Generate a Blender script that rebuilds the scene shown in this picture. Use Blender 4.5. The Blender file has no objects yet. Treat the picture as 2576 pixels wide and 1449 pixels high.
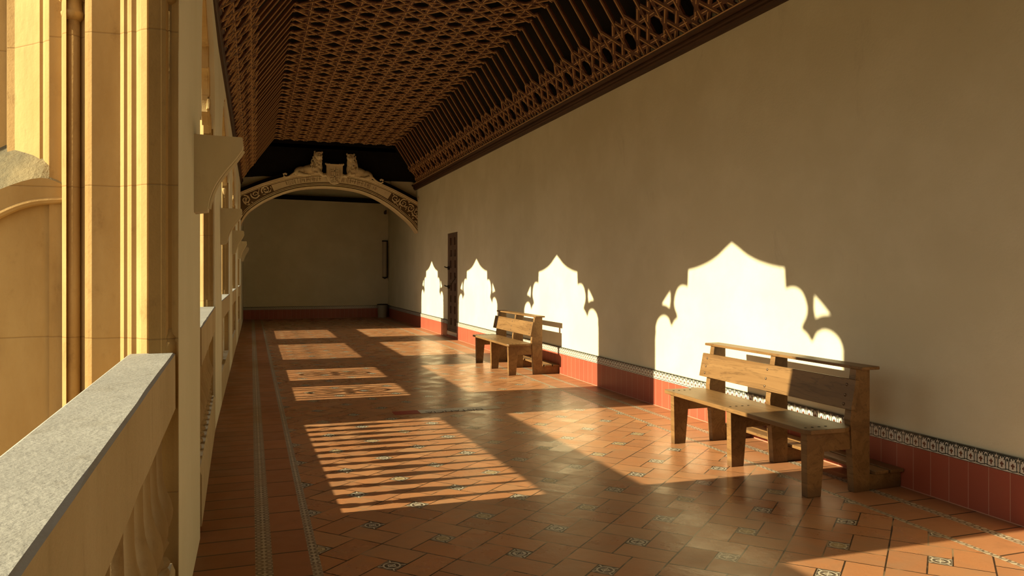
import bpy, math, random
from mathutils import Vector, Matrix, geometry
R = random.Random(7)
S = bpy.context.scene
C = S.collection
PI = math.pi
XR = 4.309                  # right wall
K = 0.4045                  # sun drop per metre of X
ZS, ZF = 3.84, 4.95         # ceiling spring / flat height
YE = 25.66

# ---------------------------------------------------------------- nodes
class X:
    """a socket wrapped so that arithmetic builds math nodes"""
    def __init__(s, nt, v): s.nt = nt; s.v = v
    def _op(s, op, *a):
        n = s.nt.nodes.new('ShaderNodeMath'); n.operation = op
        for i, q in enumerate((s,) + a):
            q = q.v if isinstance(q, X) else q
            if isinstance(q, (int, float)): n.inputs[i].default_value = q
            else: s.nt.links.new(q, n.inputs[i])
        return X(s.nt, n.outputs[0])
    def __add__(s, o): return s._op('ADD', o)
    def __radd__(s, o): return s._op('ADD', o)
    def __sub__(s, o): return s._op('SUBTRACT', o)
    def __rsub__(s, o): return (s * -1) + o
    def __mul__(s, o): return s._op('MULTIPLY', o)
    def __rmul__(s, o): return s._op('MULTIPLY', o)
    def __truediv__(s, o): return s._op('DIVIDE', o)
    def fract(s): return s._op('FRACT')
    def floor(s): return s._op('FLOOR')
    def abs(s): return s._op('ABSOLUTE')
    def sqrt(s): return s._op('SQRT')
    def lt(s, o): return s._op('LESS_THAN', o)
    def gt(s, o): return s._op('GREATER_THAN', o)
    def min(s, o): return s._op('MINIMUM', o)
    def max(s, o): return s._op('MAXIMUM', o)

class Mat:
    def __init__(s, name, rough=.7, spec=.3):
        s.m = bpy.data.materials.new(name); s.m.use_nodes = True
        s.nt = s.m.node_tree; s.b = s.nt.nodes['Principled BSDF']
        s.b.inputs['Roughness'].default_value = rough
        s.b.inputs['Specular IOR Level'].default_value = spec
        tc = s.nt.nodes.new('ShaderNodeTexCoord'); s.co = tc.outputs['Object']
        sp = s.nt.nodes.new('ShaderNodeSeparateXYZ'); s.nt.links.new(s.co, sp.inputs[0])
        s.x, s.y, s.z = (X(s.nt, sp.outputs[i]) for i in range(3))
    def vec(s, a, b, c=0.0):
        n = s.nt.nodes.new('ShaderNodeCombineXYZ')
        for i, q in enumerate((a, b, c)):
            q = q.v if isinstance(q, X) else q
            if isinstance(q, (int, float)): n.inputs[i].default_value = q
            else: s.nt.links.new(q, n.inputs[i])
        return n.outputs[0]
    def noise(s, scale, detail=4, rough=.55, stretch=None, dist=0.0):
        n = s.nt.nodes.new('ShaderNodeTexNoise')
        n.inputs['Scale'].default_value = scale; n.inputs['Detail'].default_value = detail
        n.inputs['Roughness'].default_value = rough; n.inputs['Distortion'].default_value = dist
        v = s.co
        if stretch:
            mp = s.nt.nodes.new('ShaderNodeMapping'); mp.inputs['Scale'].default_value = stretch
            s.nt.links.new(s.co, mp.inputs[0]); v = mp.outputs[0]
        s.nt.links.new(v, n.inputs['Vector'])
        return X(s.nt, n.outputs['Fac'])
    def white(s, vec):
        n = s.nt.nodes.new('ShaderNodeTexWhiteNoise'); n.noise_dimensions = '3D'
        s.nt.links.new(vec, n.inputs['Vector']); return X(s.nt, n.outputs['Value'])
    def step(s, f, a, b, smooth=True):          # map a..b to 0..1
        n = s.nt.nodes.new('ShaderNodeMapRange'); n.clamp = True
        if smooth: n.interpolation_type = 'SMOOTHSTEP'
        n.inputs['From Min'].default_value = a; n.inputs['From Max'].default_value = b
        s.nt.links.new(f.v, n.inputs[0]); return X(s.nt, n.outputs[0])
    def mix(s, f, a, b):
        n = s.nt.nodes.new('ShaderNodeMix'); n.data_type = 'RGBA'
        for q, i in ((f, 0), (a, 6), (b, 7)):
            q = q.v if isinstance(q, X) else q
            if isinstance(q, (int, float)): n.inputs[i].default_value = q
            elif isinstance(q, tuple): n.inputs[i].default_value = q + (1,)
            else: s.nt.links.new(q, n.inputs[i])
        return n.outputs[2]
    def color(s, c):
        if isinstance(c, tuple): s.b.inputs['Base Color'].default_value = c + (1,)
        else: s.nt.links.new(c, s.b.inputs['Base Color'])
        return s
    def rough(s, f): s.nt.links.new(f.v, s.b.inputs['Roughness']); return s
    def bump(s, f, strength=.3, dist=.01):
        n = s.nt.nodes.new('ShaderNodeBump'); n.inputs['Strength'].default_value = strength
        n.inputs['Distance'].default_value = dist
        s.nt.links.new(f.v, n.inputs['Height']); s.nt.links.new(n.outputs[0], s.b.inputs['Normal'])
        return s

def m_plaster(name, a, b, stain):
    m = Mat(name, .85, .2)
    n1 = m.noise(1.3, 5, .6); n2 = m.noise(.55, 3); n3 = m.noise(45, 3); n4 = m.noise(2.1, 6, .7, (1, 1, .45), .6)
    c = m.mix(m.step(n1, .35, .7), a, b)
    c = m.mix(m.step(n4, .60, .78) * .45, c, stain)
    c = m.mix(m.step(m.noise(14, 6, .8), .68, .8) * .2, c, stain)
    m.color(c).bump(n3 * .35 + n2 * .6 + m.noise(5, 4) * .5, .35, .012)
    return m.m
def m_stone(name, a, b, dark, pit=.25, joints=None, rough=.85):
    m = Mat(name, rough, .2)
    c = m.mix(m.step(m.noise(2.2, 6, .65, (1, 1, .35)), .3, .7), a, b)
    c = m.mix(m.step(m.noise(8, 6, .7, (1, 1, .6)), .55, .8) * .7, c, dark)
    c = m.mix(m.step(m.noise(3.5, 5, .7, (1, 1, .25)), .52, .75) * .4, c, dark)
    h = m.noise(22, 5, .6) * .6 + m.noise(90, 3) * .3
    if joints:
        r = m.noise(3, 2) * .02
        d = ((m.z / joints + r).fract() - .5).abs()
        c = m.mix(m.step(d, .495, .4995) * .55, c, dark); h = h - m.step(d, .493, .4995) * 1.2
    m.color(c).bump(h, pit, .012)
    return m.m
def m_wood(name, a, b, grain=(.6, .04, .6), rough=.55, scale=14, dirt=None, dist=1.2, fine=.35):
    m = Mat(name, rough, .35)
    w = m.noise(scale, 5, .6, (grain[0], grain[1] , grain[2]), dist)
    c = m.mix(m.step(w, .35, .68), a, b)
    f = m.noise(scale * 5, 4, .6, grain)
    rings = ((w * 9).fract() - .5).abs()
    c = m.mix(m.step(rings, .36, .5) * fine, c, tuple(q * .5 for q in b))
    c = m.mix(m.step(f, .55, .75) * fine, c, tuple(q * .45 for q in b))
    if dirt:
        c = m.mix(m.step(m.z * -1 + m.noise(6, 3) * .12, -.02, .05) * .75, c, dirt)
    m.color(c).bump(w * .5 + f * .3, .25, .004)
    return m.m

PLASTER = m_plaster('plaster_cream', (.64, .59, .43), (.70, .65, .49), (.47, .42, .31))
PLASTERL = m_plaster('plaster_pale', (.72, .70, .56), (.77, .75, .62), (.58, .54, .40))
OCHRE = m_stone('ochre_stone', (.52, .345, .145), (.40, .24, .085), (.22, .12, .04), .3, .62)
OCHRE2 = m_stone('jamb_stone', (.50, .35, .155), (.38, .24, .09), (.2, .11, .04), .35, .62)
JAMB = m_stone('jamb_dark_stone', (.26, .155, .05), (.19, .11, .032), (.10, .055, .018), .35, .62)  # darker tone of the jamb stone, used on jamb faces and one shaft
GREY = m_stone('coping_stone', (.31, .305, .28), (.36, .355, .325), (.20, .18, .14), .45)  # dark grey is the stone's own colour
BRACK = m_stone('bracket_stone', (.64, .59, .44), (.58, .52, .37), (.42, .35, .23), .3)
ARCHST = m_stone('arch_stone', (.74, .62, .42), (.66, .54, .34), (.40, .29, .15), .4)
BALST = m_stone('baluster_stone', (.38, .28, .15), (.30, .21, .105), (.16, .10, .045), .4)
CREAMST = m_stone('cream_stone', (.55, .47, .32), (.47, .39, .25), (.26, .19, .10), .6)
LICHEN = m_stone('lichen_stone', (.10, .09, .06), (.30, .24, .13), (.03, .028, .02), 1.0)
BENCH = m_wood('bench_oak', (.235, .130, .050), (.16, .082, .028), (1.2, .13, 1.2), .42, 5, (.10, .055, .025), .8, .5)
CEILW = m_wood('ceiling_pine', (.135, .054, .025), (.085, .034, .016), (1, 1, 1), .6, 6)
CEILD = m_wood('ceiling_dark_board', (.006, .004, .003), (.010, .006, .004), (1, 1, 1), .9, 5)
CORN = m_wood('cornice_wood', (.060, .026, .012), (.040, .017, .008), (1, .1, 1), .6, 8)
m = Mat('inlay_fillet', .6, .3); INLAY = m.color((.60, .38, .18)).m
m = Mat('beam_black', .9, .1); BEAM = m.color((.010, .007, .006)).m
DOORW = m_wood('door_wood', (.13, .075, .045), (.09, .05, .03), (1, 1, .1), .6, 10)
m = Mat('iron_dark', .5, .4); m.b.inputs['Metallic'].default_value = .6; IRON = m.color((.03, .025, .02)).m
m = Mat('bin_grey', .5, .4); BIN = m.color(m.mix(m.noise(3), (.30, .28, .22), (.36, .33, .27))).m
m = Mat('lamp_glass', .35, .4); LAMPG = m.color((.42, .36, .27)).m
m = Mat('bolt_metal', .35, .5); m.b.inputs['Metallic'].default_value = .5; BOLT = m.color((.16, .10, .06)).m
m = Mat('sticker_red', .4, .4); SRED = m.color((.28, .025, .02)).m
m = Mat('sticker_white', .4, .4); SWHITE = m.color((.55, .52, .47)).m
m = Mat('sticker_ink', .5, .3); SINK = m.color((.06, .05, .05)).m
m = Mat('courtyard_soil', .9, .1); SOIL = m.color(m.mix(m.noise(1.5), (.42, .32, .2), (.32, .26, .14))).m

def m_floor_field():
    m = Mat('floor_pinwheel_tiles', .38, .6)
    det = .338 * -.353 - .34 * .302
    u = m.x - 2.019; w = m.y - 4.413
    wob = (m.noise(.9, 2) - .5) * .05
    i = (u * -.353 - w * .34) / det + .5 + wob
    j = (w * .338 - u * .302) / det + .5 + wob
    s, t = i.fract(), j.fract(); a, b = .383, .617
    def box(s0, s1, t0, t1): return (s - s0).min(s * -1 + s1).min((t - t0).min(t * -1 + t1))
    dA, dB, dC, dD, dI = box(0, b, 0, a), box(b, 1, 0, b), box(a, 1, b, 1), box(0, a, a, 1), box(a, b, a, b)
    d = dA.max(dB).max(dC.max(dD)).max(dI)
    k = dB.gt(0) + dC.gt(0) * 2 + dD.gt(0) * 3 + dI.gt(0) * 4
    rnd = m.white(m.vec(i.floor(), j.floor(), k))
    rnd2 = m.white(m.vec(j.floor(), k, i.floor()))
    c = m.mix(rnd, (.49, .215, .09), (.40, .18, .082))
    c = m.mix(m.step(rnd2, .6, 1.) * .5, c, (.50, .27, .13))
    c = m.mix(m.step(m.noise(5, 4, .6, (1, 1, 1), .4), .35, .8) * .45, c, (.30, .20, .12))
    c = m.mix(m.step(m.noise(30, 5, .7), .6, .75) * .25, c, (.2, .1, .05))
    # painted insert tile: lines on a light or dark ground
    px = ((s - .5) * 8.55).abs(); py = ((t - .5) * 8.55).abs()
    r = (px * px + py * py).sqrt()
    ring = ((r - .74).abs()).lt(.085)
    dia = ((px + py - .42).abs()).lt(.07)
    x1 = ((px - py).abs()).lt(.11) * r.gt(.74) + ((px * py).lt(.012)) * r.lt(.7)
    edge = (px.max(py)).gt(.9)
    ln = (ring + dia + x1 + edge).min(1.)
    inv = rnd.gt(.5)
    ln = (ln - inv).abs()
    ins = m.mix(ln, (.03, .028, .025), (.60, .55, .43))
    ins = m.mix((r.lt(.7) * rnd2.gt(.7)) * .45, ins, (.55, .38, .10))
    ins = m.mix((m.step(m.noise(40, 4, .7), .45, .65) * .45 + rnd2 * .22).min(.7), ins, (.33, .22, .13))
    isI = dI.gt(0.)
    c = m.mix(isI, c, ins)
    jw = m.noise(6, 2) * .010 + .0035
    j_ = d.lt(jw)
    c = m.mix(j_, c, m.mix(m.step(m.noise(4, 2), .5, .62), (.045, .026, .014), (.30, .2, .11)))
    tilt = (s * (rnd - .5) + t * (rnd2 - .5)) * .75 + rnd * .25
    h = tilt * (isI * -1 + 1) - isI * .25 + m.noise(9, 4) * .28 + m.noise(60, 3, .6) * .06 - j_ * .5
    m.color(c).bump(h, .55, .012)
    m.rough(m.noise(4, 4) * .30 + rnd2 * .12 + .10)
    return m.m
def m_floor_plain(name, p, off=0, swap=False, col=((.36, .14, .055), (.29, .115, .048))):
    m = Mat(name, .45, .4)
    q = (m.y + off) / p + (m.noise(1.2, 1) - .5) * .03
    rnd = m.white(m.vec(q.floor(), 3.0, 1.0)); d = (q.fract() - .5).abs()
    c = m.mix(rnd, *col)
    c = m.mix(m.step(m.noise(7, 5, .7), .5, .75) * .35, c, (.19, .10, .05))
    jj = d.gt(.5 - .006 / p)
    c = m.mix(jj, c, (.06, .032, .015))
    m.color(c).bump(m.noise(12, 4) * .3 + rnd * .3 + (m.y * (rnd - .5)) * .4 - jj * .5, .4, .01)
    m.rough(m.noise(5, 3) * .3 + .3)
    return m.m
def m_strip(name, wd):
    m = Mat(name, .45, .4)
    c0 = m.x + (m.y - 4) * .0045
    p = (m.y / .05).fract() - .5; q = (c0 / .05).fract() - .5
    f = (p * p + q * q).sqrt(); k = ((f - .32).abs()).lt(.12)
    g = (m.y / .16).fract().lt(.05)
    c = m.mix((k + g).min(1.), (.50, .42, .30), (.16, .12, .08))
    c = m.mix(m.step(m.noise(3, 5, .7), .42, .6) * .5, c, (.30, .20, .12))
    m.color(c).bump(m.noise(40, 3) * .4, .4, .006)
    return m.m
def m_red():
    m = Mat('dado_red_tile', .38, .4)
    q = (m.x + m.y) / .141
    rnd = m.white(m.vec(q.floor(), (m.z / .305).floor(), 1.0)); d = (q.fract() - .5).abs()
    c = m.mix(rnd, (.35, .085, .048), (.30, .072, .042))
    c = m.mix(m.step(m.noise(6, 5, .7), .5, .75) * .3, c, (.30, .10, .06))
    zz = ((m.z - .10).abs()).lt(.0025) * 0
    jj = (d.gt(.485) + m.z.lt(.006)).min(1.)
    c = m.mix(jj * .6, c, (.55, .34, .24))
    m.color(c).bump(m.noise(8, 3) * .5 + rnd * .3 - jj * .4, .3, .006)
    return m.m
def m_azulejo():
    m = Mat('border_tile_pattern', .25, .5)
    uu = ((m.x + m.y) / .07).fract() - .5; v = (m.z - .30) / .10
    au = uu.abs(); w = (m.white(m.vec(((m.x + m.y) / .14).floor(), 1., 2.)) - .5)
    top = v.gt(.90)
    base = v.lt(.03)
    cross = ((au.lt(.07) * ((v - .40).abs()).lt(.17)) + (au.lt(.17) * ((v - .43).abs()).lt(.055))).min(1.)
    # horseshoe arches round each cross
    r = (uu * uu * 1.0 + (v - .52) * (v - .52) * .8).sqrt()
    arch = ((r - .36).abs()).lt(.045) * v.gt(.36)
    post = ((au - .36).abs()).lt(.04) * v.lt(.40) * v.gt(.10)
    sc = ((v - .09 - au * .16).abs()).lt(.03)
    leaf = ((au - (v - .66) * .9 - .16).abs()).lt(.05) * v.gt(.68) * v.lt(.9)
    tip = (au * 1.2 + (v - .82).abs()).lt(.10)
    tip2 = ((au - .5).abs() * 1.1 + (v - .72).abs()).lt(.13)
    dark = (arch + post + sc + leaf + tip + tip2 + top + base).min(1.)
    c = m.mix(dark, (.60, .57, .50), (.025, .030, .024))
    c = m.mix(cross * (dark * -1 + 1), c, (.12, .045, .022))
    seam = (((m.x + m.y) / .14).fract() - .5).abs().gt(.485)
    c = m.mix(seam * .8, c, (.40, .34, .26))
    c = m.mix(m.step(m.noise(18, 4, .7), .58, .75) * .4, c, (.42, .36, .27))
    m.color(c).bump(w * .4 + m.noise(30, 3) * .2 - seam * .4, .3, .006)
    return m.m
FIELD = m_floor_field()
MARG = m_floor_plain('floor_margin_tiles', .205)
MARG2 = m_floor_plain('floor_band_tiles', .36, .1)
MARG3 = m_floor_plain('floor_right_band_tiles', .30, .05, col=((.42, .19, .085), (.36, .16, .075)))
STRIP = m_strip('floor_mosaic_strip', .08)
RED = m_red(); AZUL = m_azulejo()

# ---------------------------------------------------------------- mesh helpers
class MB:
    def __init__(s): s.v = []; s.f = []; s.mi = []
    def face(s, idx, mi=0): s.f.append(idx); s.mi.append(mi)
    def add(s, verts, faces, mi=0):
        o = len(s.v); s.v += [tuple(q) for q in verts]
        for f in faces: s.f.append([i + o for i in f]); s.mi.append(mi)
        return s
    def box(s, a, b, mi=0, M=None):
        x0, y0, z0 = a; x1, y1, z1 = b
        V = [Vector(p) for p in ((x0, y0, z0), (x1, y0, z0), (x1, y1, z0), (x0, y1, z0), (x0, y0, z1), (x1, y0, z1), (x1, y1, z1), (x0, y1, z1))]
        if M: V = [M @ p for p in V]
        return s.add(V, [(3, 2, 1, 0), (4, 5, 6, 7), (0, 1, 5, 4), (1, 2, 6, 5), (2, 3, 7, 6), (3, 0, 4, 7)], mi)
    def prism(s, poly, fn, d0, d1, mi=0, holes=()):
        """poly (and holes) of 2D points; fn(u,v,d) -> xyz ; extruded from d0 to d1"""
        loops = [list(poly)] + [list(h) for h in holes]
        tris = geometry.tessellate_polygon([[Vector((u, v, 0)) for u, v in l] for l in loops])
        flat = [p for l in loops for p in l]; n = len(flat); o = len(s.v)
        s.v += [tuple(fn(u, v, d0)) for u, v in flat] + [tuple(fn(u, v, d1)) for u, v in flat]
        for t in tris:
            s.face([o + t[0], o + t[1], o + t[2]], mi); s.face([o + n + t[2], o + n + t[1], o + n + t[0]], mi)
        k = 0
        for l in loops:
            m_ = len(l)
            for i in range(m_):
                a, b = o + k + i, o + k + (i + 1) % m_
                s.face([a, b, b + n, a + n], mi)
            k += m_
        return s
    def lathe(s, prof, cx, cy, seg=20, mi=0, axis='z', sq=1.0):
        o = len(s.v); n = len(prof)
        for r, h in prof:
            for i in range(seg):
                a = 2 * PI * i / seg
                s.v.append((cx + r * math.cos(a), cy + r * sq * math.sin(a), h))
        for k in range(n - 1):
            for i in range(seg):
                j = (i + 1) % seg
                s.face([o + k * seg + i, o + k * seg + j, o + (k + 1) * seg + j, o + (k + 1) * seg + i], mi)
        s.face([o + i for i in reversed(range(seg))], mi); s.face([o + (n - 1) * seg + i for i in range(seg)], mi)
        return s
    def tube(s, pts, rad, seg=8, mi=0):
        P = [Vector(p) for p in pts]; o = len(s.v); n = len(P)
        up = Vector((0, 0, 1))
        for i, p in enumerate(P):
            t = (P[min(i + 1, n - 1)] - P[max(i - 1, 0)]).normalized()
            a = t.cross(up)
            if a.length < .1: a = t.cross(Vector((0, 1, 0)))
            a.normalize(); b = t.cross(a)
            r = rad[i] if isinstance(rad, (list, tuple)) else rad
            for k in range(seg):
                q = 2 * PI * k / seg; s.v.append(tuple(p + a * r * math.cos(q) + b * r * math.sin(q)))
        for i in range(n - 1):
            for k in range(seg):
                l = (k + 1) % seg
                s.face([o + i * seg + k, o + i * seg + l, o + (i + 1) * seg + l, o + (i + 1) * seg + k], mi)
        s.face([o + k for k in range(seg)], mi); s.face([o + (n - 1) * seg + k for k in reversed(range(seg))], mi)
        return s
    def ball(s, c, r, rot=None, seg=12, rings=8, mi=0):
        o = len(s.v); c = Vector(c); r = Vector(r) if not isinstance(r, (int, float)) else Vector((r, r, r))
        M = rot.to_matrix() if rot else Matrix.Identity(3)
        for i in range(rings + 1):
            th = PI * i / rings
            for k in range(seg):
                a = 2 * PI * k / seg
                p = Vector((r.x * math.sin(th) * math.cos(a), r.y * math.sin(th) * math.sin(a), r.z * math.cos(th)))
                s.v.append(tuple(c + M @ p))
        for i in range(rings):
            for k in range(seg):
                l = (k + 1) % seg
                s.face([o + i * seg + k, o + (i + 1) * seg + k, o + (i + 1) * seg + l, o + i * seg + l], mi)
        return s
    def paint(s, test, mi):
        for k, f in enumerate(s.f):
            c = [sum(s.v[i][q] for i in f) / len(f) for q in range(3)]
            if len(f) == 4 and test(*c): s.mi[k] = mi
        return s
    def warp(s, fn): s.v = [tuple(fn(*p)) for p in s.v]; return s
    def build(s, name, mats, parent=None, smooth=False, bevel=0, recalc=True):
        me = bpy.data.meshes.new(name); me.from_pydata(s.v, [], s.f)
        mats = mats if isinstance(mats, (list, tuple)) else [mats]
        for q in mats: me.materials.append(q)
        for p, i in zip(me.polygons, s.mi): p.material_index = i; p.use_smooth = bool(smooth)
        me.validate()
        if recalc:
            import bmesh
            bm = bmesh.new(); bm.from_mesh(me)
            if smooth == 'weld': bmesh.ops.remove_doubles(bm, verts=bm.verts, dist=1e-5)
            bmesh.ops.recalc_face_normals(bm, faces=bm.faces); bm.to_mesh(me); bm.free()
        o = bpy.data.objects.new(name, me); C.objects.link(o)
        if parent:
            o.parent = parent; o.matrix_parent_inverse = Matrix.Translation(-Vector(parent.location))
        if smooth == 'auto' or smooth is True:
            pass
        if bevel:
            b = o.modifiers.new('bevel', 'BEVEL'); b.width = bevel; b.segments = 2; b.limit_method = 'ANGLE'; b.angle_limit = .7
        return o
def empty(name, loc):
    o = bpy.data.objects.new(name, None); o.location = loc; C.objects.link(o); return o
def tag(o, label=None, cat=None, group=None, kind=None):
    if label: o['label'] = label
    if cat: o['category'] = cat
    if group: o['group'] = group
    if kind: o['kind'] = kind
    return o
def struct(o, label=None): return tag(o, label, None, None, 'structure')
def copy_tree(o, parent=None):
    c = o.copy(); C.objects.link(c); c.parent = parent
    if parent: c.matrix_parent_inverse = o.matrix_parent_inverse.copy()
    for ch in o.children: copy_tree(ch, c)
    return c
def cat(pts, n=4):
    """Catmull-Rom through the points"""
    out = []
    for i in range(len(pts) - 1):
        p0 = pts[max(i - 1, 0)]; p1 = pts[i]; p2 = pts[i + 1]; p3 = pts[min(i + 2, len(pts) - 1)]
        for k in range(n):
            t = k / n
            out.append(tuple(.5 * (2 * b + (c - a) * t + (2 * a - 5 * b + 4 * c - d) * t * t + (3 * b - a - 3 * c + d) * t ** 3) for a, b, c, d in zip(p0, p1, p2, p3)))
    out.append(tuple(pts[-1])); return out

# ---------------------------------------------------------------- floor
def sx(x, y): return x - (y - 4) * .0042      # the left strips wander slightly
fl = MB()
Y0, Y1 = -6.0, YE
ys = [Y0, 0, 5, 10, 15, 21, Y1]
cols = [(-.55, 0, None, 1), (0.005, 1, None, 3), (.09, 1, None, 2), (.275, 1, None, 3), (.325, 1, None, 0), (3.695, 0, None, 3), (3.735, 0, None, 4), (4.0, 0, None, 3), (4.065, 0, None, 4), (4.45, 0, None, None)]
for a, b in zip(ys[:-1], ys[1:]):
    for c0, c1 in zip(cols[:-1], cols[1:]):
        f0 = (lambda x, y: sx(x, y)) if c0[1] else (lambda x, y: x)
        f1 = (lambda x, y: sx(x, y)) if c1[1] else (lambda x, y: x)
        o = len(fl.v)
        fl.v += [(f0(c0[0], a), a, 0), (f1(c1[0], a), a, 0), (f1(c1[0], b), b, 0), (f0(c0[0], b), b, 0)]
        fl.face([o, o + 1, o + 2, o + 3], c0[3])
floor = struct(fl.build('floor', [FIELD, MARG, MARG2, STRIP, MARG3], recalc=False))

# ---------------------------------------------------------------- right wall, end walls, dado
DY0, DY1, DZ0, DZ1 = 16.42, 17.34, .19, 2.42     # door opening
w = MB()
w.prism([(-6, 0), (DY0, 0), (DY0, DZ1), (DY1, DZ1), (DY1, 0), (YE, 0), (YE, 4.9), (-6, 4.9)],
        lambda u, v, d: (XR + d, u, v), 0, .35)
w.box((XR + .005, DY0, 0), (XR + .35, DY1, DZ0 - .12))
wall_right = struct(w.build('wall_right', PLASTER))
struct(MB().box((-.75, YE, 0), (XR + .3, YE + .2, 5.1)).build('wall_end', PLASTER))
struct(MB().box((-.75, Y0 - .2, 0), (XR + .35, Y0, 5.1)).build('wall_back', PLASTER))

def dado(name, a, b, fixed, axis):
    t = .018
    m1, m2 = MB(), MB()
    if axis == 'y':
        m1.box((fixed - t, a, 0), (fixed, b, .30)); m2.box((fixed - t - .002, a, .30), (fixed, b, .40))
    else:
        m1.box((a, fixed - t, 0), (b, fixed, .30)); m2.box((a, fixed - t - .002, .30), (b, fixed, .40))
    o = struct(m1.build(name, RED)); m2.build('tile_border', AZUL, o)
    o.children[0]['label'] = 'white tile border painted with dark crosses and arches'
dado('baseboard_right', Y0, DY0, XR, 'y'); dado('baseboard_right', DY1, YE - .02, XR, 'y')
dado('baseboard_end', -.34, XR - .02, YE, 'x')

# door with nine rows of sunk panels, set in the right wall over a tiled riser
door = struct(empty('door_1', (XR, DY0, 0)), 'narrow dark wooden panelled door in the long wall')
leaf = MB(); leaf.box((XR + .06, DY0 + .01, DZ0), (XR + .09, DY1 - .01, DZ1 - .01))
nr = 8; ph = (DZ1 - DZ0 - .12) / nr; holes = []
for k in range(nr):
    z = DZ0 + .10 + k * ph; h = .155 + .02 * (k % 2)
    for y in (DY0 + .20 + .03 * (k % 3 == 1), DY0 + .60 - .03 * (k % 3 == 0)):
        holes.append([(y, z), (y + .115, z), (y + .115, z + h), (y, z + h)])
leaf.prism([(DY0 + .01, DZ0), (DY1 - .01, DZ0), (DY1 - .01, DZ1 - .01), (DY0 + .01, DZ1 - .01)], lambda u, v, d: (d, u, v), XR + .012, XR + .06, 0, holes)
leaf.build('door_leaf', DOORW, door)
fr = MB()
fr.box((XR - .004, DY0 - .0, DZ0 - .04), (XR + .06, DY1, DZ0))
fr.build('door_sill', DOORW, door)
ri = MB().box((XR - .012, DY0, 0), (XR + .02, DY1, .055)); ri.build('riser', RED, door)
ri = MB().box((XR - .014, DY0, .055), (XR + .02, DY1, .145))
def azshift(o): o.location.z -= .245
o = ri.warp(lambda x, y, z: (x, y, z + .245)).build('riser_tile', AZUL, door); azshift(o)
for z in (1.62, 1.18):
    h = MB(); h.tube([(XR + .02, DY1 - .12, z), (XR - .05, DY1 - .12, z), (XR - .075, DY1 - .08, z + .01), (XR - .075, DY1 - .02, z + .02)], .014, 8)
    h.box((XR - .02, DY1 - .16, z - .05), (XR + .02, DY1 - .07, z + .03)); h.build('bolt_latch', IRON, door)
h = MB(); h.tube([(XR + .008, DY1 - .15, 1.17), (XR + .006, DY0 + .18, 1.40)], .012, 6); h.build('locking_bar', IRON, door)

# ---------------------------------------------------------------- left arcade
def off(y):
    if y <= 4.6: return .062
    if y < 7.7: return .062 * (7.7 - y) / 3.1
    if y < 15: return 0.0
    return .012 * min(1, (y - 15) / 6)
def bow(x, y, z): return (x + off(y), y, z)
XI, XO = -.352, -.50
# each bay: (near Y, far Y, apex height on the right wall)
BAYS = [(-3.98, -1.08, 1.77), (.42, 3.32, 1.77), (4.82, 7.72, 1.772), (9.22, 12.13, 1.757), (13.61, 16.43, 1.777), (17.89, 20.41, 1.785)]
HALF = (cat([(0, 0), (.11, -.055), (.23, -.12), (.375, -.175), (.51, -.21), (.64, -.235), (.76, -.25)], 3)
        + cat([(.775, -.43), (.84, -.415), (.915, -.42), (.985, -.46), (1.035, -.55), (1.045, -.65), (1.02, -.72), (.98, -.765)], 3)
        + cat([(.98, -.765), (1.03, -.79), (1.07, -.825), (1.10, -.865)], 3)[1:]
        + cat([(1.10, -.865), (1.13, -.81), (1.18, -.77), (1.25, -.75), (1.33, -.765), (1.40, -.81), (1.44, -.88), (1.455, -.97)], 3)[1:])
TRI = cat([(1.13, -.48), (1.21, -.54), (1.29, -.61), (1.325, -.645)], 3) + cat([(1.325, -.645), (1.22, -.655), (1.145, -.68)], 3)[1:] + [(1.125, -.6)]
ZT = 4.0
top_edges = [b for b in BAYS]
win = 0
pl = MB()       # plaster skin of the arcade
def seg(a, b):  return (a + b) / 2
bounds = [-6.0] + [seg(BAYS[i][1], BAYS[i + 1][0]) for i in range(len(BAYS) - 1)] + [YE]
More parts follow.
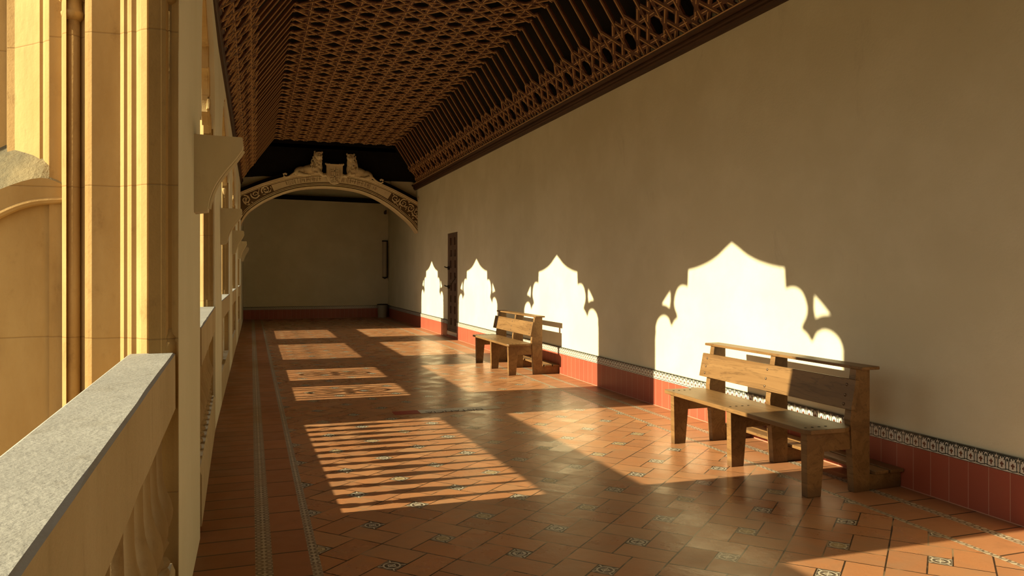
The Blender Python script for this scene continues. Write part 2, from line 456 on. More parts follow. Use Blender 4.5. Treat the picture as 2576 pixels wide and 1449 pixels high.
for n, (ya, yb, az) in enumerate(BAYS):
    yc = (ya + yb) / 2; sc = (yb - ya) / 2.91
    xo_ = -.455 if n != 1 else -.462
    az_p = az + K * (XR - xo_)
    outl = [(yc + u * sc, az_p + v) for u, v in HALF] + [(yc + 1.455 * sc, 1.0)]
    outr = [(yc - u * sc, az_p + v) for u, v in HALF] + [(yc - 1.455 * sc, 1.0)]
    notch = list(reversed(outl)) + outr[1:]      # from far bottom, over the apex, to near bottom
    poly = [(yc - 1.62 * sc, 1.0), (yc - 1.62 * sc, ZT), (yc + 1.62 * sc, ZT), (yc + 1.62 * sc, 1.0)] + notch
    tri = [[(yc + sg * u * sc, az_p + v) for u, v in TRI] for sg in (1, -1)]
    mb = MB().prism(poly, lambda u, v, d: (d, u, v), xo_, xo_ + .05, 0, tri)
    # moulded ribs following the opening on the inner side of the tracery
    rib = [(XO + .085, u, v) for u, v in notch]
    mb.tube([(xo_ + .055, u + (.012 if u > yc else -.012), v + .012) for u, v in notch if v < az_p + .02], .016, 6)
    win += 1
    mb.warp(bow)
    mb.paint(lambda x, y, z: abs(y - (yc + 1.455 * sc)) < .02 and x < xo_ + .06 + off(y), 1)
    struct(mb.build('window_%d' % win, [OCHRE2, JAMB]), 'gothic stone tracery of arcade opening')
    # plaster with a plain pointed opening, a little wider
    B0, B1 = bounds[n], bounds[n + 1]
    hp = cat([(0, .14), (.45, .02), (.9, -.14), (1.28, -.45), (1.46, -.85), (1.475, -1.3)], 4)
    zi = az_p - .0
    L = [(yc + u * sc, zi + v) for u, v in hp]; Rr = [(yc - u * sc, zi + v) for u, v in hp]
    far = yc + 1.475 * sc; near = yc - 1.475 * sc
    e0 = near if n != 2 else 4.60
    farx = far if n != 1 else 3.337
    def P(poly, x0=XI, x1=XI - .07): pl.prism(poly, lambda u, v, d: (d, u, v), x0, x1)
    # upper spandrels (two halves) and the pier strips
    P([(yc, zi + .14)] + L[1:] + [(B1, L[-1][1]), (B1, ZT), (yc, ZT)])
    P([(yc, zi + .14), (yc, ZT), (B0, ZT), (B0, Rr[-1][1])] + list(reversed(Rr))[:-1])
    P([(B0, 0), (e0 , 0), (e0, Rr[-1][1]), (B0, Rr[-1][1])])
    P([(farx, 0), (B1, 0), (B1, L[-1][1]), (farx, L[-1][1])])
pl.warp(bow)
pl.box((XI - .3, 20.6, 0), (XI + .012, YE, 4.9))
pl.box((XI - .3, -6, 0), (XI - .07, -4.2, 4))
wall_left = struct(pl.build('wall_left', PLASTERL))
# masonry above the tracery so no daylight enters over the wall
mb = MB().box((-.62, -6, 3.79), (XI - .02, YE, 4.3)); struct(mb.build('wall_left_upper', OCHRE2))

# stone piers -----------------------------------------------------------
ROLL = lambda cx, cy, r, a0, a1, n=7: [(cx + r * math.cos(a0 + (a1 - a0) * i / (n - 1)), cy + r * math.sin(a0 + (a1 - a0) * i / (n - 1))) for i in range(n)]
def pier_profile(yn, yf, big):
    """plan outline (x, y): starts at the corridor side of the near face, goes outwards"""
    if big:
        N = [(-0.3076, 3.335), (-0.3444, 3.335), (-0.3866, 3.335), (-0.4076, 3.335), (-0.4164, 3.342), (-0.4309, 3.354), (-0.4417, 3.37), (-0.4533, 3.392), (-0.4712, 3.392), (-0.4758, 3.397), (-0.4842, 3.405), (-0.4896, 3.417), (-0.5025, 3.417), (-0.5202, 3.442), (-0.6233, 3.4435), (-0.6386, 3.452), (-0.6503, 3.460), (-0.665, 3.53), (-0.6926, 3.56), (-0.7179, 3.555), (-0.7281, 3.52), (-0.724, 3.49), (-0.7417, 3.51), (-0.7552, 3.56)]
        return N
    d = 0
    N = [(-.372, yn + .0), (-.457, yn + .002), (-.470, yn + .012), (-.490, yn + .035), (-.502, yn + .055), (-.512, yn + .057), (-.530, yn + .08), (-.55, yn + .082),
         (-.575, yn + .11), (-.68, yn + .112), (-.70, yn + .15), (-.95, yn + .17)]
    return N
def stone_pier(i, yn, yf, label):
    t = empty('stone_pier', (XI - .3, (yn + yf) / 2, 0))
    tag(t, label, 'pier', 'stone piers of the arcade')
    big = (i == 1)
    o_ = off((yn + yf) / 2) if not big else 0.062
    s = MB()
    if big:
        N = pier_profile(yn, yf, True)
        F = [(-2.9, 3.56), (-2.9, 4.74), (-.52, 4.80), (-.30 - .07, 4.61), (-.345, 4.60)]
        body = [(-.2925, 3.333)] + N + [(-.80, 3.56)]
        # main shaft up to the arch springing line and beyond
        s.prism(body + [(-.80, 4.78), (-.505, 4.835), (-.36, 4.61), (-.30, 4.60)], lambda u, v, d: (u, v, d), -.6, 4.3)
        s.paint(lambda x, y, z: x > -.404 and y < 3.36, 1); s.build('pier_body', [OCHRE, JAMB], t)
        # lower mass of the buttress, plain face with an arched sunk panel
        arc = cat([(-.742, 1.79), (-.86, 1.775), (-.974, 1.723), (-1.15, 1.60), (-1.4, 1.35), (-1.6, 1.1)], 4)
        arc2 = cat([(-.742, 1.86), (-.83, 1.888), (-.974, 1.834), (-1.15, 1.72), (-1.4, 1.50), (-1.6, 1.3)], 4)
        lo = MB(); lo.prism([(-.742, -.6)] + arc2 + [(-1.6, 1.2), (-2.9, .9), (-2.9, -.6)], lambda u, v, d: (u, d, v), 3.575, 4.74); lo.build('buttress_base', OCHRE, t)
        hd = MB(); hd.prism(arc + list(reversed(arc2)), lambda u, v, d: (u, d, v), 3.545, 3.60)
        hd.tube([(x, 3.555, z + .012) for x, z in arc], .016, 8)
        hd.build('hood_moulding', OCHRE, t)
        li = MB(); n = len(arc2)
        for x, z in arc2: li.v.append((x, 3.55, z))
        for x, z in arc2: li.v.append((x, 3.99, z + .37))
        for k in range(n - 1): li.face([k, k + 1, n + k + 1, n + k])
        li.build('weathered_slope', LICHEN, t)
        # upper buttress, set back with wide splays that catch the sun
        up = [(-.742, 3.575)] + [(-0.7636, 3.6), (-0.7848, 3.60), (-0.7961, 3.615), (-0.8055, 3.618), (-0.8194, 3.628), (-0.8349, 3.645), (-0.8475, 3.668), (-0.8597, 3.668), (-0.8889, 3.7), (-0.9367, 3.745), (-0.9823, 3.79), (-1.0131, 3.8), (-1.0306, 3.86)] + [(-2.9, 3.88), (-2.9, 4.74), (-.742, 4.74)]
        MB().prism(up, lambda u, v, d: (u, v, d), 1.60, 4.6).build('buttress_upper', OCHRE, t)
        # slender shafts with ring capitals and bases
        def shaft(cx, cy, r, zb, zt, m_):
            q = MB().lathe([(r, zb), (r, zt)], cx, cy, 16); q.build('shaft', m_, t, smooth=True)
            q = MB().lathe([(r, zt - .002), (r * 1.6, zt + .012), (r * 1.75, zt + .028), (r * 1.4, zt + .04), (r * 1.3, zt + .07), (r * 1.9, zt + .13), (r * 2.4, zt + .16), (r * 2.5, zt + .20), (r * 2.2, zt + .22)], cx, cy, 16)
            for k in range(7):
                a = k * 2 * PI / 7
                q.ball((cx + r * 1.8 * math.cos(a), cy + r * 1.8 * math.sin(a), zt + .10), (r * .7, r * .7, r * .9), seg=8, rings=6)
            q.build('capital', m_, t, smooth=True)
            q = MB().lathe([(r * 1.7, zb - .002), (r * 1.7, zb + .045), (r * 1.35, zb + .05), (r * 1.6, zb + .062), (r * 1.1, zb + .08), (r * 1.02, zb + .10)], cx, cy, 12)
            q.build('base', m_, t, smooth=True)
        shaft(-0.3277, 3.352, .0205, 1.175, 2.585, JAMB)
        shaft(-0.7085, 3.537, .026, -.4, 2.54, OCHRE)
    else:
        N = pier_profile(yn, yf, False)
        Fp = [(x, yn + yf - y) for x, y in N]
        s.prism([(XI - .055, yn + .02)] + N + list(reversed(Fp)) + [(XI - .055, yf - .02)], lambda u, v, d: (u, v, d), -.6, 3.95)
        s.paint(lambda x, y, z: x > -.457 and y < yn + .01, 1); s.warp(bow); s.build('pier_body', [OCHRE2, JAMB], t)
        for y in (yn + .03, yf - .03):
            q = MB().lathe([(.032, 1.175), (.032, 1.24), (.02, 1.27), (.018, 2.6), (.032, 2.63), (.03, 2.66), (.045, 2.74), (.045, 2.77)], XI - .075 + off(y), y, 12)
            q.build('shaft', OCHRE2, t, smooth=True)
    return t
lab = {0: 'ochre stone pier behind the viewpoint', 1: 'tall ochre stone pier with sunlit mouldings, nearest, at the end of the coping',
       2: 'second stone pier of the arcade, beyond the first bracket', 3: 'third stone pier of the arcade, behind the second bracket',
       4: 'fourth stone pier of the arcade, far down the gallery', 5: 'last stone pier of the arcade, beside the carved arch'}
for i in range(len(BAYS)):
    yn = BAYS[i][1]; yf = BAYS[i + 1][0] if i + 1 < len(BAYS) else 21.3
    stone_pier(i, yn, yf, lab[i])

# balustrades -----------------------------------------------------------
BAL = [(.028, .33), (.045, .332), (.052, .345), (.045, .36), (.03, .366), (.046, .372), (.053, .385), (.044, .40), (.026, .408), (.03, .425), (.048, .46), (.030, .488),
       (.024, .50), (.036, .508), (.050, .528), (.060, .56), (.062, .59), (.055, .625), (.040, .66), (.029, .70), (.024, .75), (.022, .82), (.022, .955)]
def baluster(mb_parent, x, y, sc=1.0):
    q = MB().lathe([(max(r * sc, .03 if sc != 1 else 0), h) for r, h in BAL], x, y, 18)
    # leaves round the waist
    for k in range(6):
        a = k * PI / 3
        q.ball((x + .032 * sc * math.cos(a), y + .032 * sc * math.sin(a), .468), (.012 * sc, .012 * sc, .026), seg=6, rings=5)
    return q.build('baluster', BALST, mb_parent, smooth=True)
blab = ['grey stone balustrade behind the viewpoint', 'nearest stone balustrade with broad grey coping in the foreground',
        'stone balustrade with turned balusters behind the nearest plaster pier', 'stone balustrade with carved roundels beyond the second pier',
        'stone balustrade with slender balusters beyond the third pier', 'farthest stone balustrade, next to the carved arch']
for n, (ya, yb, az) in enumerate(BAYS):
    t = empty('balustrade', (XI - .07, (ya + yb) / 2, 0)); tag(t, blab[n], 'balustrade', 'stone balustrades between the piers')
    def rail(y):      # inner face of the coping
        if n == 1: return -.302 + (3.32 - y) * .026
        return XI + off(y)
    cp = MB(); N = 14
    ring = []
    for k in range(N + 1):
        y = ya - .02 + (yb - ya + .04) * k / N
        xi = rail(y); xo = xi - .178; j = lambda a: R.uniform(-a, a)
        a_ = [(xi + .0 + j(.0015), y, .953 + j(.004)), (xi + j(.001), y, 1.171 + j(.001)), (xi - .008 + j(.002), y, 1.177), (xo + .012, y, 1.176), (xo, y, 1.168), (xo, y, .945)]
        ring.append(len(cp.v)); cp.v += a_
    for k in range(N):
        for q in range(6):
            a, b = ring[k] + q, ring[k] + (q + 1) % 6
            cp.face([a, b, b + 6, a + 6], 0 if q in (1, 2, 3) else 1)
    cp.face([ring[0] + q for q in range(6)], 1); cp.face([ring[-1] + q for q in reversed(range(6))], 1)
    cp.build('coping', [GREY, CREAMST], t)
    yc = (ya + yb) / 2
    # plinth wall with a moulded top
    ph_ = MB()
    for k in range(6):
        y0, y1 = ya + (yb - ya) * k / 6, ya + (yb - ya) * (k + 1) / 6
        x0 = rail((y0 + y1) / 2)
        ph_.v += []; o = len(ph_.v)
        for y in (y0, y1):
            x = rail(y)
            ph_.v += [(x, y, -.02), (x, y, .30), (x - .012, y, .33), (x - .19, y, .33), (x - .19, y, -.3)]
        for q in range(5):
            a, b = o + q, o + (q + 1) % 5
            ph_.face([a, b, b + 5, a + 5])
        ph_.face([o + q for q in range(5)]); ph_.face([o + 5 + q for q in reversed(range(5))])
    for k in range(6):  # outer curb added to block the sun from the plinth top
        y0, y1 = ya + (yb - ya) * k / 6, ya + (yb - ya) * (k + 1) / 6
        x0 = rail(y0); x1 = rail(y1); o = len(ph_.v)
        ph_.v += [(x0 - .190, y0, .2), (x0 - .155, y0, .2), (x0 - .155, y0, .393), (x0 - .190, y0, .405), (x1 - .190, y1, .2), (x1 - .155, y1, .2), (x1 - .155, y1, .393), (x1 - .190, y1, .405)]
        for q in range(4): ph_.face([o + q, o + (q + 1) % 4, o + 4 + (q + 1) % 4, o + 4 + q])
        ph_.face([o, o + 3, o + 2, o + 1]); ph_.face([o + 4, o + 5, o + 6, o + 7])
    ph_.build('plinth', CREAMST, t)
    if n == 3:
        # two pierced panels: slim bars either side of a carved roundel, solid mullion between
        md = MB().box((XI - .14, yc - .39, .32), (XI - .05, yc + .26, .96)); md.build('mullion', CREAMST, t)
        for y0, y1 in ((ya, yc - .39), (yc + .26, yb)):
            c_ = (y0 + y1) / 2
            for s_ in (-1, 1):
                for d in (.25, .40):
                    MB().box((XI - .11, c_ + s_ * d - .024, .32), (XI - .07, c_ + s_ * d + .024, .96)).build('bar', CREAMST, t)
            ro = MB(); ro.lathe([(.05, -.02), (.05, .02)], 0, 0, 20)
            for k in range(8):
                a = k * PI / 4
                ro.ball((.12 * math.cos(a), .12 * math.sin(a), 0), (.062, .030, .02), Matrix.Rotation(a, 3, 'Z').to_euler(), 8, 6)
            pts = [(.20 * math.cos(k * PI / 16), .20 * math.sin(k * PI / 16), 0) for k in range(33)]
            ro.tube(pts, .014, 6)
            ro.box((-.30, -.012, -.01), (-.19, .012, .01)); ro.box((.19, -.012, -.01), (.30, .012, .01))
            ro.warp(lambda x, y, z: (XI - .09 + z, c_ + y, .64 + x)); ro.build('roundel', CREAMST, t)
    else:
        cnt = 13 if n < 4 else (14 if n == 4 else 12)
        pitch = (yb - ya) / (cnt + .35)
        for k in range(cnt):
            y = yc + (k - (cnt - 1) / 2) * pitch
            if n == 0 : continue
            baluster(t, rail(y) - .06 if n == 1 else XI - .075 + off(y), y, 1.0 if n < 4 else .8)

# brackets projecting from the plaster piers ----------------------------
for k, (y, pr) in enumerate(((4.15, .238), (8.80, .225), (13.4, .19), (17.9, .185), (22.1, .20))):
    x0 = XI + off(y)
    prof = [(0, 1.805), (.068, 1.815)] + cat([(.068, 1.815), (.078, 1.88), (.105, 1.95), (.15, 2.02), (.205, 2.09), (.236, 2.135)], 4)[1:] + [(.242, 2.165), (.238, 2.20), (0, 2.205)]
    prof = [(a * pr / .24, b) for a, b in prof]
    q = MB().prism(prof, lambda u, v, d: (x0 - .004 + u, y + d, v), 0, .13)
    lip = cat([(.068, 1.83), (.078, 1.88), (.105, 1.95), (.15, 2.02), (.205, 2.09), (.236, 2.14)], 3)
    q.tube([(x0 + (a) * pr / .24, y + .065, b) for a, b in lip], .012, 6)
    o = q.build('wall_bracket', BRACK, bevel=.004)
    who = ['largest, nearest the camera, on the first plaster pier', 'second from the camera, on the second plaster pier', 'third from the camera, above the third pier',
           'fourth from the camera, just before the carved arch', 'farthest and smallest, standing out against the end wall'][k]
    tag(o, 'cream stone wall bracket, ' + who, 'bracket', 'stone brackets on the arcade wall')

# ---------------------------------------------------------------- ceiling
XLs, XLf, XRf = -.335, .48, 3.59
P_ = .6
class Frame:
    """u along the gallery, v across the panel, d outwards (into the roof)"""
    def __init__(s, o, vdir, ndir): s.o = Vector(o); s.vd = Vector(vdir); s.nd = Vector(ndir)
    def __call__(s, u, v, d): return s.o + Vector((0, u, 0)) + s.vd * v + s.nd * d
def strap(mb, F, a, b, w_, d0, d1, mi):
    a = Vector(a); b = Vector(b); t = (b - a)
    if t.length < 1e-4: return
    t.normalize(); n = Vector((-t.y, t.x)) * w_ / 2
    q = [a - n, b - n, b + n, a + n]
    V = [F(p.x, p.y, d0) for p in q] + [F(p.x, p.y, d1) for p in q]
    mb.add(V, [(0, 1, 2, 3), (0, 4, 5, 1), (1, 5, 6, 2), (2, 6, 7, 3), (3, 7, 4, 0)], mi)
def lattice(mb, F, u0, u1, v0, v1, vc, cross=True, sw=.058):
    """eight-fold interlace: lines u, v = k*P+-.13 and diagonals = k*P+-.184"""
    fams = []
    A, B = .13, .184
    def rng(lo, hi, off_, per=P_):
        k = math.ceil((lo - off_) / per); r = []
        while k * per + off_ <= hi: r.append(k * per + off_); k += 1
        return r
    vl = rng(v0 + .02, v1 - .02, vc + A) + rng(v0 + .02, v1 - .02, vc - A)
    ul = rng(u0, u1, A) + rng(u0, u1, -A)
    lines = [('v', c) for c in vl] + ([('u', c) for c in ul] if cross else [])
    lo, hi = u0 + v0 - vc, u1 + v1 - vc
    lines += [('p', c) for c in rng(lo, hi, B) + rng(lo, hi, -B)]
    lo, hi = u0 - v1 + vc, u1 - v0 + vc
    lines += [('m', c) for c in rng(lo, hi, B) + rng(lo, hi, -B)]
    zoff = {'v': 0, 'u': .0012, 'p': .0024, 'm': .0036}
    ulx = ul; r2 = math.sqrt(2)
    for kind, c in lines:
        if kind == 'v': a, b = (u0, c), (u1, c)
        elif kind == 'u': a, b = (c, v0), (c, v1)
        else:
            sg = -1 if kind == 'p' else 1     # v = vc + sg*(u-c)*... : u+v' = c  /  u-v' = c
            va, vb = v0 - vc, v1 - vc
            ua, ub = (c - va, c - vb) if kind == 'p' else (c + va, c + vb)
            a, b = (ua, v0), (ub, v1)
            # clip in u
            def clip(a, b):
                (x0, y0), (x1, y1) = a, b
                if x0 > x1: (x0, y0), (x1, y1) = (x1, y1), (x0, y0)
                if x1 <= u0 or x0 >= u1: return None
                if x0 < u0: y0 += (y1 - y0) * (u0 - x0) / (x1 - x0); x0 = u0
                if x1 > u1: y1 = y0 + (y1 - y0) * (u1 - x0) / (x1 - x0); x1 = u1
                return (x0, y0), (x1, y1)
            r = clip(a, b)
            if not r: continue
            a, b = r
        z = zoff[kind]
        strap(mb, F, a, b, sw, -.0 - z, .018 - z, 0)
        # raised pale fillets, interrupted where another strap passes over
        a = Vector(a); b = Vector(b); L = (b - a).length; t = (b - a) / L
        cr = []
        # crossings in closed form for each other family
        def addc(val0, rate, offs):
            if abs(rate) < 1e-6: return
            for o_ in offs:
                s0, s1 = val0 - o_, val0 + rate * L - o_
                if s0 > s1: s0, s1 = s1, s0
                k = math.ceil(s0 / P_)
                while k * P_ <= s1:
                    cr.append((k * P_ + o_ - val0) / rate); k += 1
        if kind != 'v': addc(a.y - vc, t.y, (A, -A))
        if kind != 'u': addc(a.x, t.x, (A, -A))
        if kind != 'p': addc(a.x + a.y - vc, t.x + t.y, (B, -B))
        if kind != 'm': addc(a.x - a.y + vc, t.x - t.y, (B, -B))
        cr = sorted(q for q in cr if .0 < q < L)
        # merge near-coincident crossings
        g = []
        for q in cr:
            if not g or q - g[-1] > .02: g.append(q)
        par = 0 if kind in 'up' else 1
        s_ = .012
        for i, q in enumerate(g):
            if i % 2 == par:
                if q - .045 - s_ > .02: strap(mb, F, a + t * s_, a + t * (q - .045), .0075, -.0105 - z, -.0 - z, 1)
                s_ = q + .045
        if L - s_ > .02: strap(mb, F, a + t * s_, a + t * (L - .01), .0075, -.0105 - z, -.0 - z, 1)

ceil = struct(empty('ceiling', (0, 0, ZS)))
vr = Vector((XRf - XR, 0, ZF - ZS)); LR = vr.length; vr.normalize()
vl_ = Vector((XLf - XLs, 0, ZF - ZS)); LL = vl_.length; vl_.normalize()
FR = Frame((XR, 0, ZS), vr, (vr.z, 0, -vr.x))
FL = Frame((XLs, 0, ZS), vl_, (-vl_.z, 0, vl_.x))
FF = Frame((0, 0, ZF), (1, 0, 0), (0, 0, 1))
UB, UE = 2.5, 20.45
q = MB(); lattice(q, FF, UB, UE, XLf + .0, XRf - .0, 2.035, cross=False); q.build('flat_strapwork', [CEILW, INLAY], ceil, recalc=False)
q = MB(); lattice(q, FR, UB, UE, .10, .655, .385, cross=False); q.build('slope_strapwork', [CEILW, INLAY], ceil, recalc=False)
q = MB(); lattice(q, FL, UB, UE, .06, .655, .365, cross=False); q.build('slope_strapwork', [CEILW, INLAY], ceil, recalc=False)
# rafters: each one runs up one slope, across the flat and down the other
k = math.ceil((UB - .13) / P_)
ras = sorted([q_ for kk in range(0, 40) for q_ in (kk * P_ - .13, kk * P_ + .13) if UB <= q_ <= UE])
for u in ras:
    q = MB(); z = .0012
    strap(q, FR, (u, 0), (u, LR + .02), .060, -z, .028, 0); strap(q, FL, (u, 0), (u, LL + .02), .060, -z, .028, 0)
    strap(q, FF, (u, XLf), (u, XRf), .058, -z, .018, 0)
    strap(q, FR, (u, .62), (u, LR - .0), .008, -.0115, -z, 1); strap(q, FL, (u, .62), (u, LL - .0), .008, -.0115, -z, 1)
    j = int(round((u) / .3))
    for a in range(0, 16):
        va = XLf + .02 + a * .196 + (j % 2) * .05
        if va + .14 < XRf: strap(q, FF, (u, va), (u, va + .135), .0075, -.0115, -z, 1)
    for FRM in (FR, FL):
        strap(q, FRM, (u, .14), (u, .30), .0075, -.0115, -z, 1); strap(q, FRM, (u, .40), (u, .56), .0075, -.0115, -z, 1)
    q.build('rafter', [CEILW, INLAY], ceil, recalc=False)
# boards behind
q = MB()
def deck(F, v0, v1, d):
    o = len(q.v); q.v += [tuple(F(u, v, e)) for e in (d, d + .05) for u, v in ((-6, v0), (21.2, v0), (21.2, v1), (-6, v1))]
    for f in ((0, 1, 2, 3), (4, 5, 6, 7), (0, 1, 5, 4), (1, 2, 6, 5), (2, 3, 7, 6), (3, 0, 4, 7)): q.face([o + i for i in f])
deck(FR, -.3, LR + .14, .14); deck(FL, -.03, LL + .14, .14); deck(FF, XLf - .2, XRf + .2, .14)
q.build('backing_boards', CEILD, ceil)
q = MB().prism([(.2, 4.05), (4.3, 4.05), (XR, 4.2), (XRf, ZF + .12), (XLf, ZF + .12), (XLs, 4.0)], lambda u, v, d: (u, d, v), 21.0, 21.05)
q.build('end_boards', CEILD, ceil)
# cornices
def cornice(name, x, s_):
    q = MB()
    pr = [(0, 3.82), (.05, 3.82), (.062, 3.845), (.085, 3.86), (.085, 3.885), (.10, 3.90), (.10, 3.925), (.085, 3.935), (.135, 3.96), (.145, 3.985), (.145, 4.01), (.10, 4.02), (0, 4.05)]
    pr = [(a * .85, 3.82 + (z - 3.82) * .78) for a, z in pr]
    if s_ > 0: pr = [(a * .6, z) for a, z in pr]
    q.prism(pr, lambda u, v, d: (x + s_ * u, d, v), -6, 21.4)
    xf = .117 if s_ < 0 else .068
    q.box((x + s_ * xf, UB, 3.95), (x + s_ * (xf + .013), 20.8, 3.960), 1)
    struct(q.build(name, [CORN, INLAY]))
cornice('trim_1', XR, -1); cornice('trim_2', XLs - .02, 1)
# roof of the end bay and roof skin over everything
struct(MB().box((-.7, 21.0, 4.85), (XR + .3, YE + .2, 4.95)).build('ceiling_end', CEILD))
struct(MB().box((-.9, -6.2, 5.15), (XR + .4, YE + .3, 5.2)).build('roof', CORN))
struct(MB().box((-.66, -6.2, 4.25), (-.56, YE + .2, 5.2)).build('wall_left_eaves', OCHRE2))
struct(MB().box((XR + .3, -6.2, 4.8), (XR + .4, YE + .2, 5.2)).build('wall_right_upper', PLASTER))

# ---------------------------------------------------------------- carved arch
YA = 20.8
intr = cat([(-.35, 2.70), (-.28, 2.86), (-.133, 3.076), (.204, 3.336), (.605, 3.545), (1.012, 3.69), (1.424, 3.765), (1.87, 3.79), (2.35, 3.765), (2.77, 3.69), (3.18, 3.53), (3.568, 3.304), (3.902, 3.047), (4.127, 2.84), (4.31, 2.60)], 4)
extr = cat([(-.35, 3.545), (.204, 3.80), (.808, 4.01), (1.217, 4.10), (1.632, 4.15), (2.05, 4.165), (2.478, 4.13), (2.909, 4.04), (3.347, 3.885), (3.79, 3.69), (4.31, 3.43)], 4)
arch = empty('carved_arch', (2.0, YA, 2.6)); tag(arch, 'carved stone arch spanning the far end of the gallery, with scrollwork at both ends', 'arch')
MB().prism(intr + list(reversed(extr)), lambda u, v, d: (u, d, v), YA, YA + .38).build('arch_ring', ARCHST, arch)
m_ = Mat('incised_shadow', .9, .1); INC = m_.color((.13, .085, .045)).m  # dark colour standing in for shade in the carving
def offs(c, d):
    out = []
    for i, p in enumerate(c):
        a = Vector(c[max(i - 1, 0)]); b = Vector(c[min(i + 1, len(c) - 1)]); t = (b - a).normalized()
        out.append((p[0] - t.y * d, p[1] + t.x * d))
    return out
q = MB()
for d, r, y in ((.02, .024, -.012), (.072, .012, -.008), (.105, .010, -.004)): q.tube([(x, YA + y, z) for x, z in offs(intr, d)], r, 8)
q.build('inner_moulding', ARCHST, arch, smooth=True)
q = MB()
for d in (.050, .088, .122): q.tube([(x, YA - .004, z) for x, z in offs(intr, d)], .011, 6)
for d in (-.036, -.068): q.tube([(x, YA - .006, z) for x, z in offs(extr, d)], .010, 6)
q.build('shade_lines', INC, arch)  # dark lines painting the shade between mouldings
q = MB()
for d, r, y in ((-.012, .022, -.03), (-.05, .012, -.012)): q.tube([(x, YA + y, z) for x, z in offs(extr, d)], r, 8)
for side in (extr[:18], extr[-17:]):
    top = offs(side, .035)
    q.prism(side + list(reversed(top)), lambda u, v, d: (u, d, v), YA - .05, YA + .3)
q.build('outer_moulding', ARCHST, arch, smooth=False)
# black strip lying along the back of the arch
q = MB()
for cc in (extr[:17], extr[-18:]):
    q.prism(offs(cc, .045) + list(reversed(offs(cc, .13))), lambda u, v, d: (u, d, v), YA + .02, YA + .2)
q.build('backing_strip', BEAM, arch)
# scrollwork
def mid(f, s_):     # point on the band between intrados and extrados, f along 0..1
    i = f * (len(intr) - 1); a = int(i); b = min(a + 1, len(intr) - 1); t = i - a
    p = Vector(intr[a]).lerp(Vector(intr[b]), t); n = Vector(intr[b]) - Vector(intr[max(a - 0, 0)]) if b > a else Vector((1, -1))
    n = Vector((-n.y, n.x)).normalized()
    # distance to extrados along the normal, roughly
    best = min((abs((Vector(e) - p).normalized().cross(n) if False else ((Vector(e) - p).x * n.y - (Vector(e) - p).y * n.x)), (Vector(e) - p).length) for e in extr)[1]
    w_ = best - .16
    return p + n * (.13 + s_ * w_), n
for f0, f1 in ((.065, .27), (.76, .955)):
    q = MB()
    nsc = 5
    for k in range(nsc):
        f = f0 + (f1 - f0) * (k + .5) / nsc
        c, n = mid(f, .5)
        sgn = 1 if k % 2 else -1; pts = []; rr = []
        for j in range(26):
            a = j / 25 * 3.3 * PI; r = .115 * (1 - j / 27)
            pts.append((c.x + r * math.cos(a * sgn + k), YA - .022 - .0006 * j, c.y + r * math.sin(a * sgn + k))); rr.append(.016 * (1 - j / 40))
        q.tube(pts, [a * 1.35 for a in rr], 6)
    for k in range(40):
        c, n = mid(f0 + (f1 - f0) * R.random(), R.uniform(.05, .95)); a = R.uniform(0, PI)
        q.ball((c.x, YA - .010, c.y), (R.uniform(.03, .055), .02, .013), Matrix.Rotation(a, 3, 'Y').to_euler(), 7, 5)
    q.build('scrollwork', ARCHST, arch, smooth=True)
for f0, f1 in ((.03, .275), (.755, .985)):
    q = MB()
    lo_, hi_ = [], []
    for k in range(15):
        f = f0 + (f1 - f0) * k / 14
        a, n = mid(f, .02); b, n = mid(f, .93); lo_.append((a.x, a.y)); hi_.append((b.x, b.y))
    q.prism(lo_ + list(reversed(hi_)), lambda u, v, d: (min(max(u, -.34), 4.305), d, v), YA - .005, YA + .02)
    q.build('scroll_shade', INC, arch)  # dark sheet, shade painted in behind the scrolls
# worn vertical strokes of the incised band either side of the shield
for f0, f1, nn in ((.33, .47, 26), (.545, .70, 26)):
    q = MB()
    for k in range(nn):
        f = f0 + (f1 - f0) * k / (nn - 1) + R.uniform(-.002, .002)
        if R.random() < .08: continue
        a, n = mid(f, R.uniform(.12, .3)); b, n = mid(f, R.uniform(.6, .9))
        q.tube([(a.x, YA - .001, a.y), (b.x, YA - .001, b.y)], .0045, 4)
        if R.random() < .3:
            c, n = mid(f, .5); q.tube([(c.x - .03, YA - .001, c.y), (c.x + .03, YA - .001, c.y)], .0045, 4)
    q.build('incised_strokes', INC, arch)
# plaster above the arch
q = MB()
q.prism([(-.34, 3.3), (1.5, 4.0), (1.45, 4.19), (.916, 4.215), (.226, 4.217), (-.34, 3.80)], lambda u, v, d: (u, d, v), YA + .22, YA + .3)
q.prism([(2.6, 4.0), (4.309, 3.3), (4.309, 3.95), (3.818, 4.42), (3.616, 4.266), (3.60, 3.95)], lambda u, v, d: (u, d, v), YA + .22, YA + .3)
struct(q.build('wall_over_arch', PLASTER))

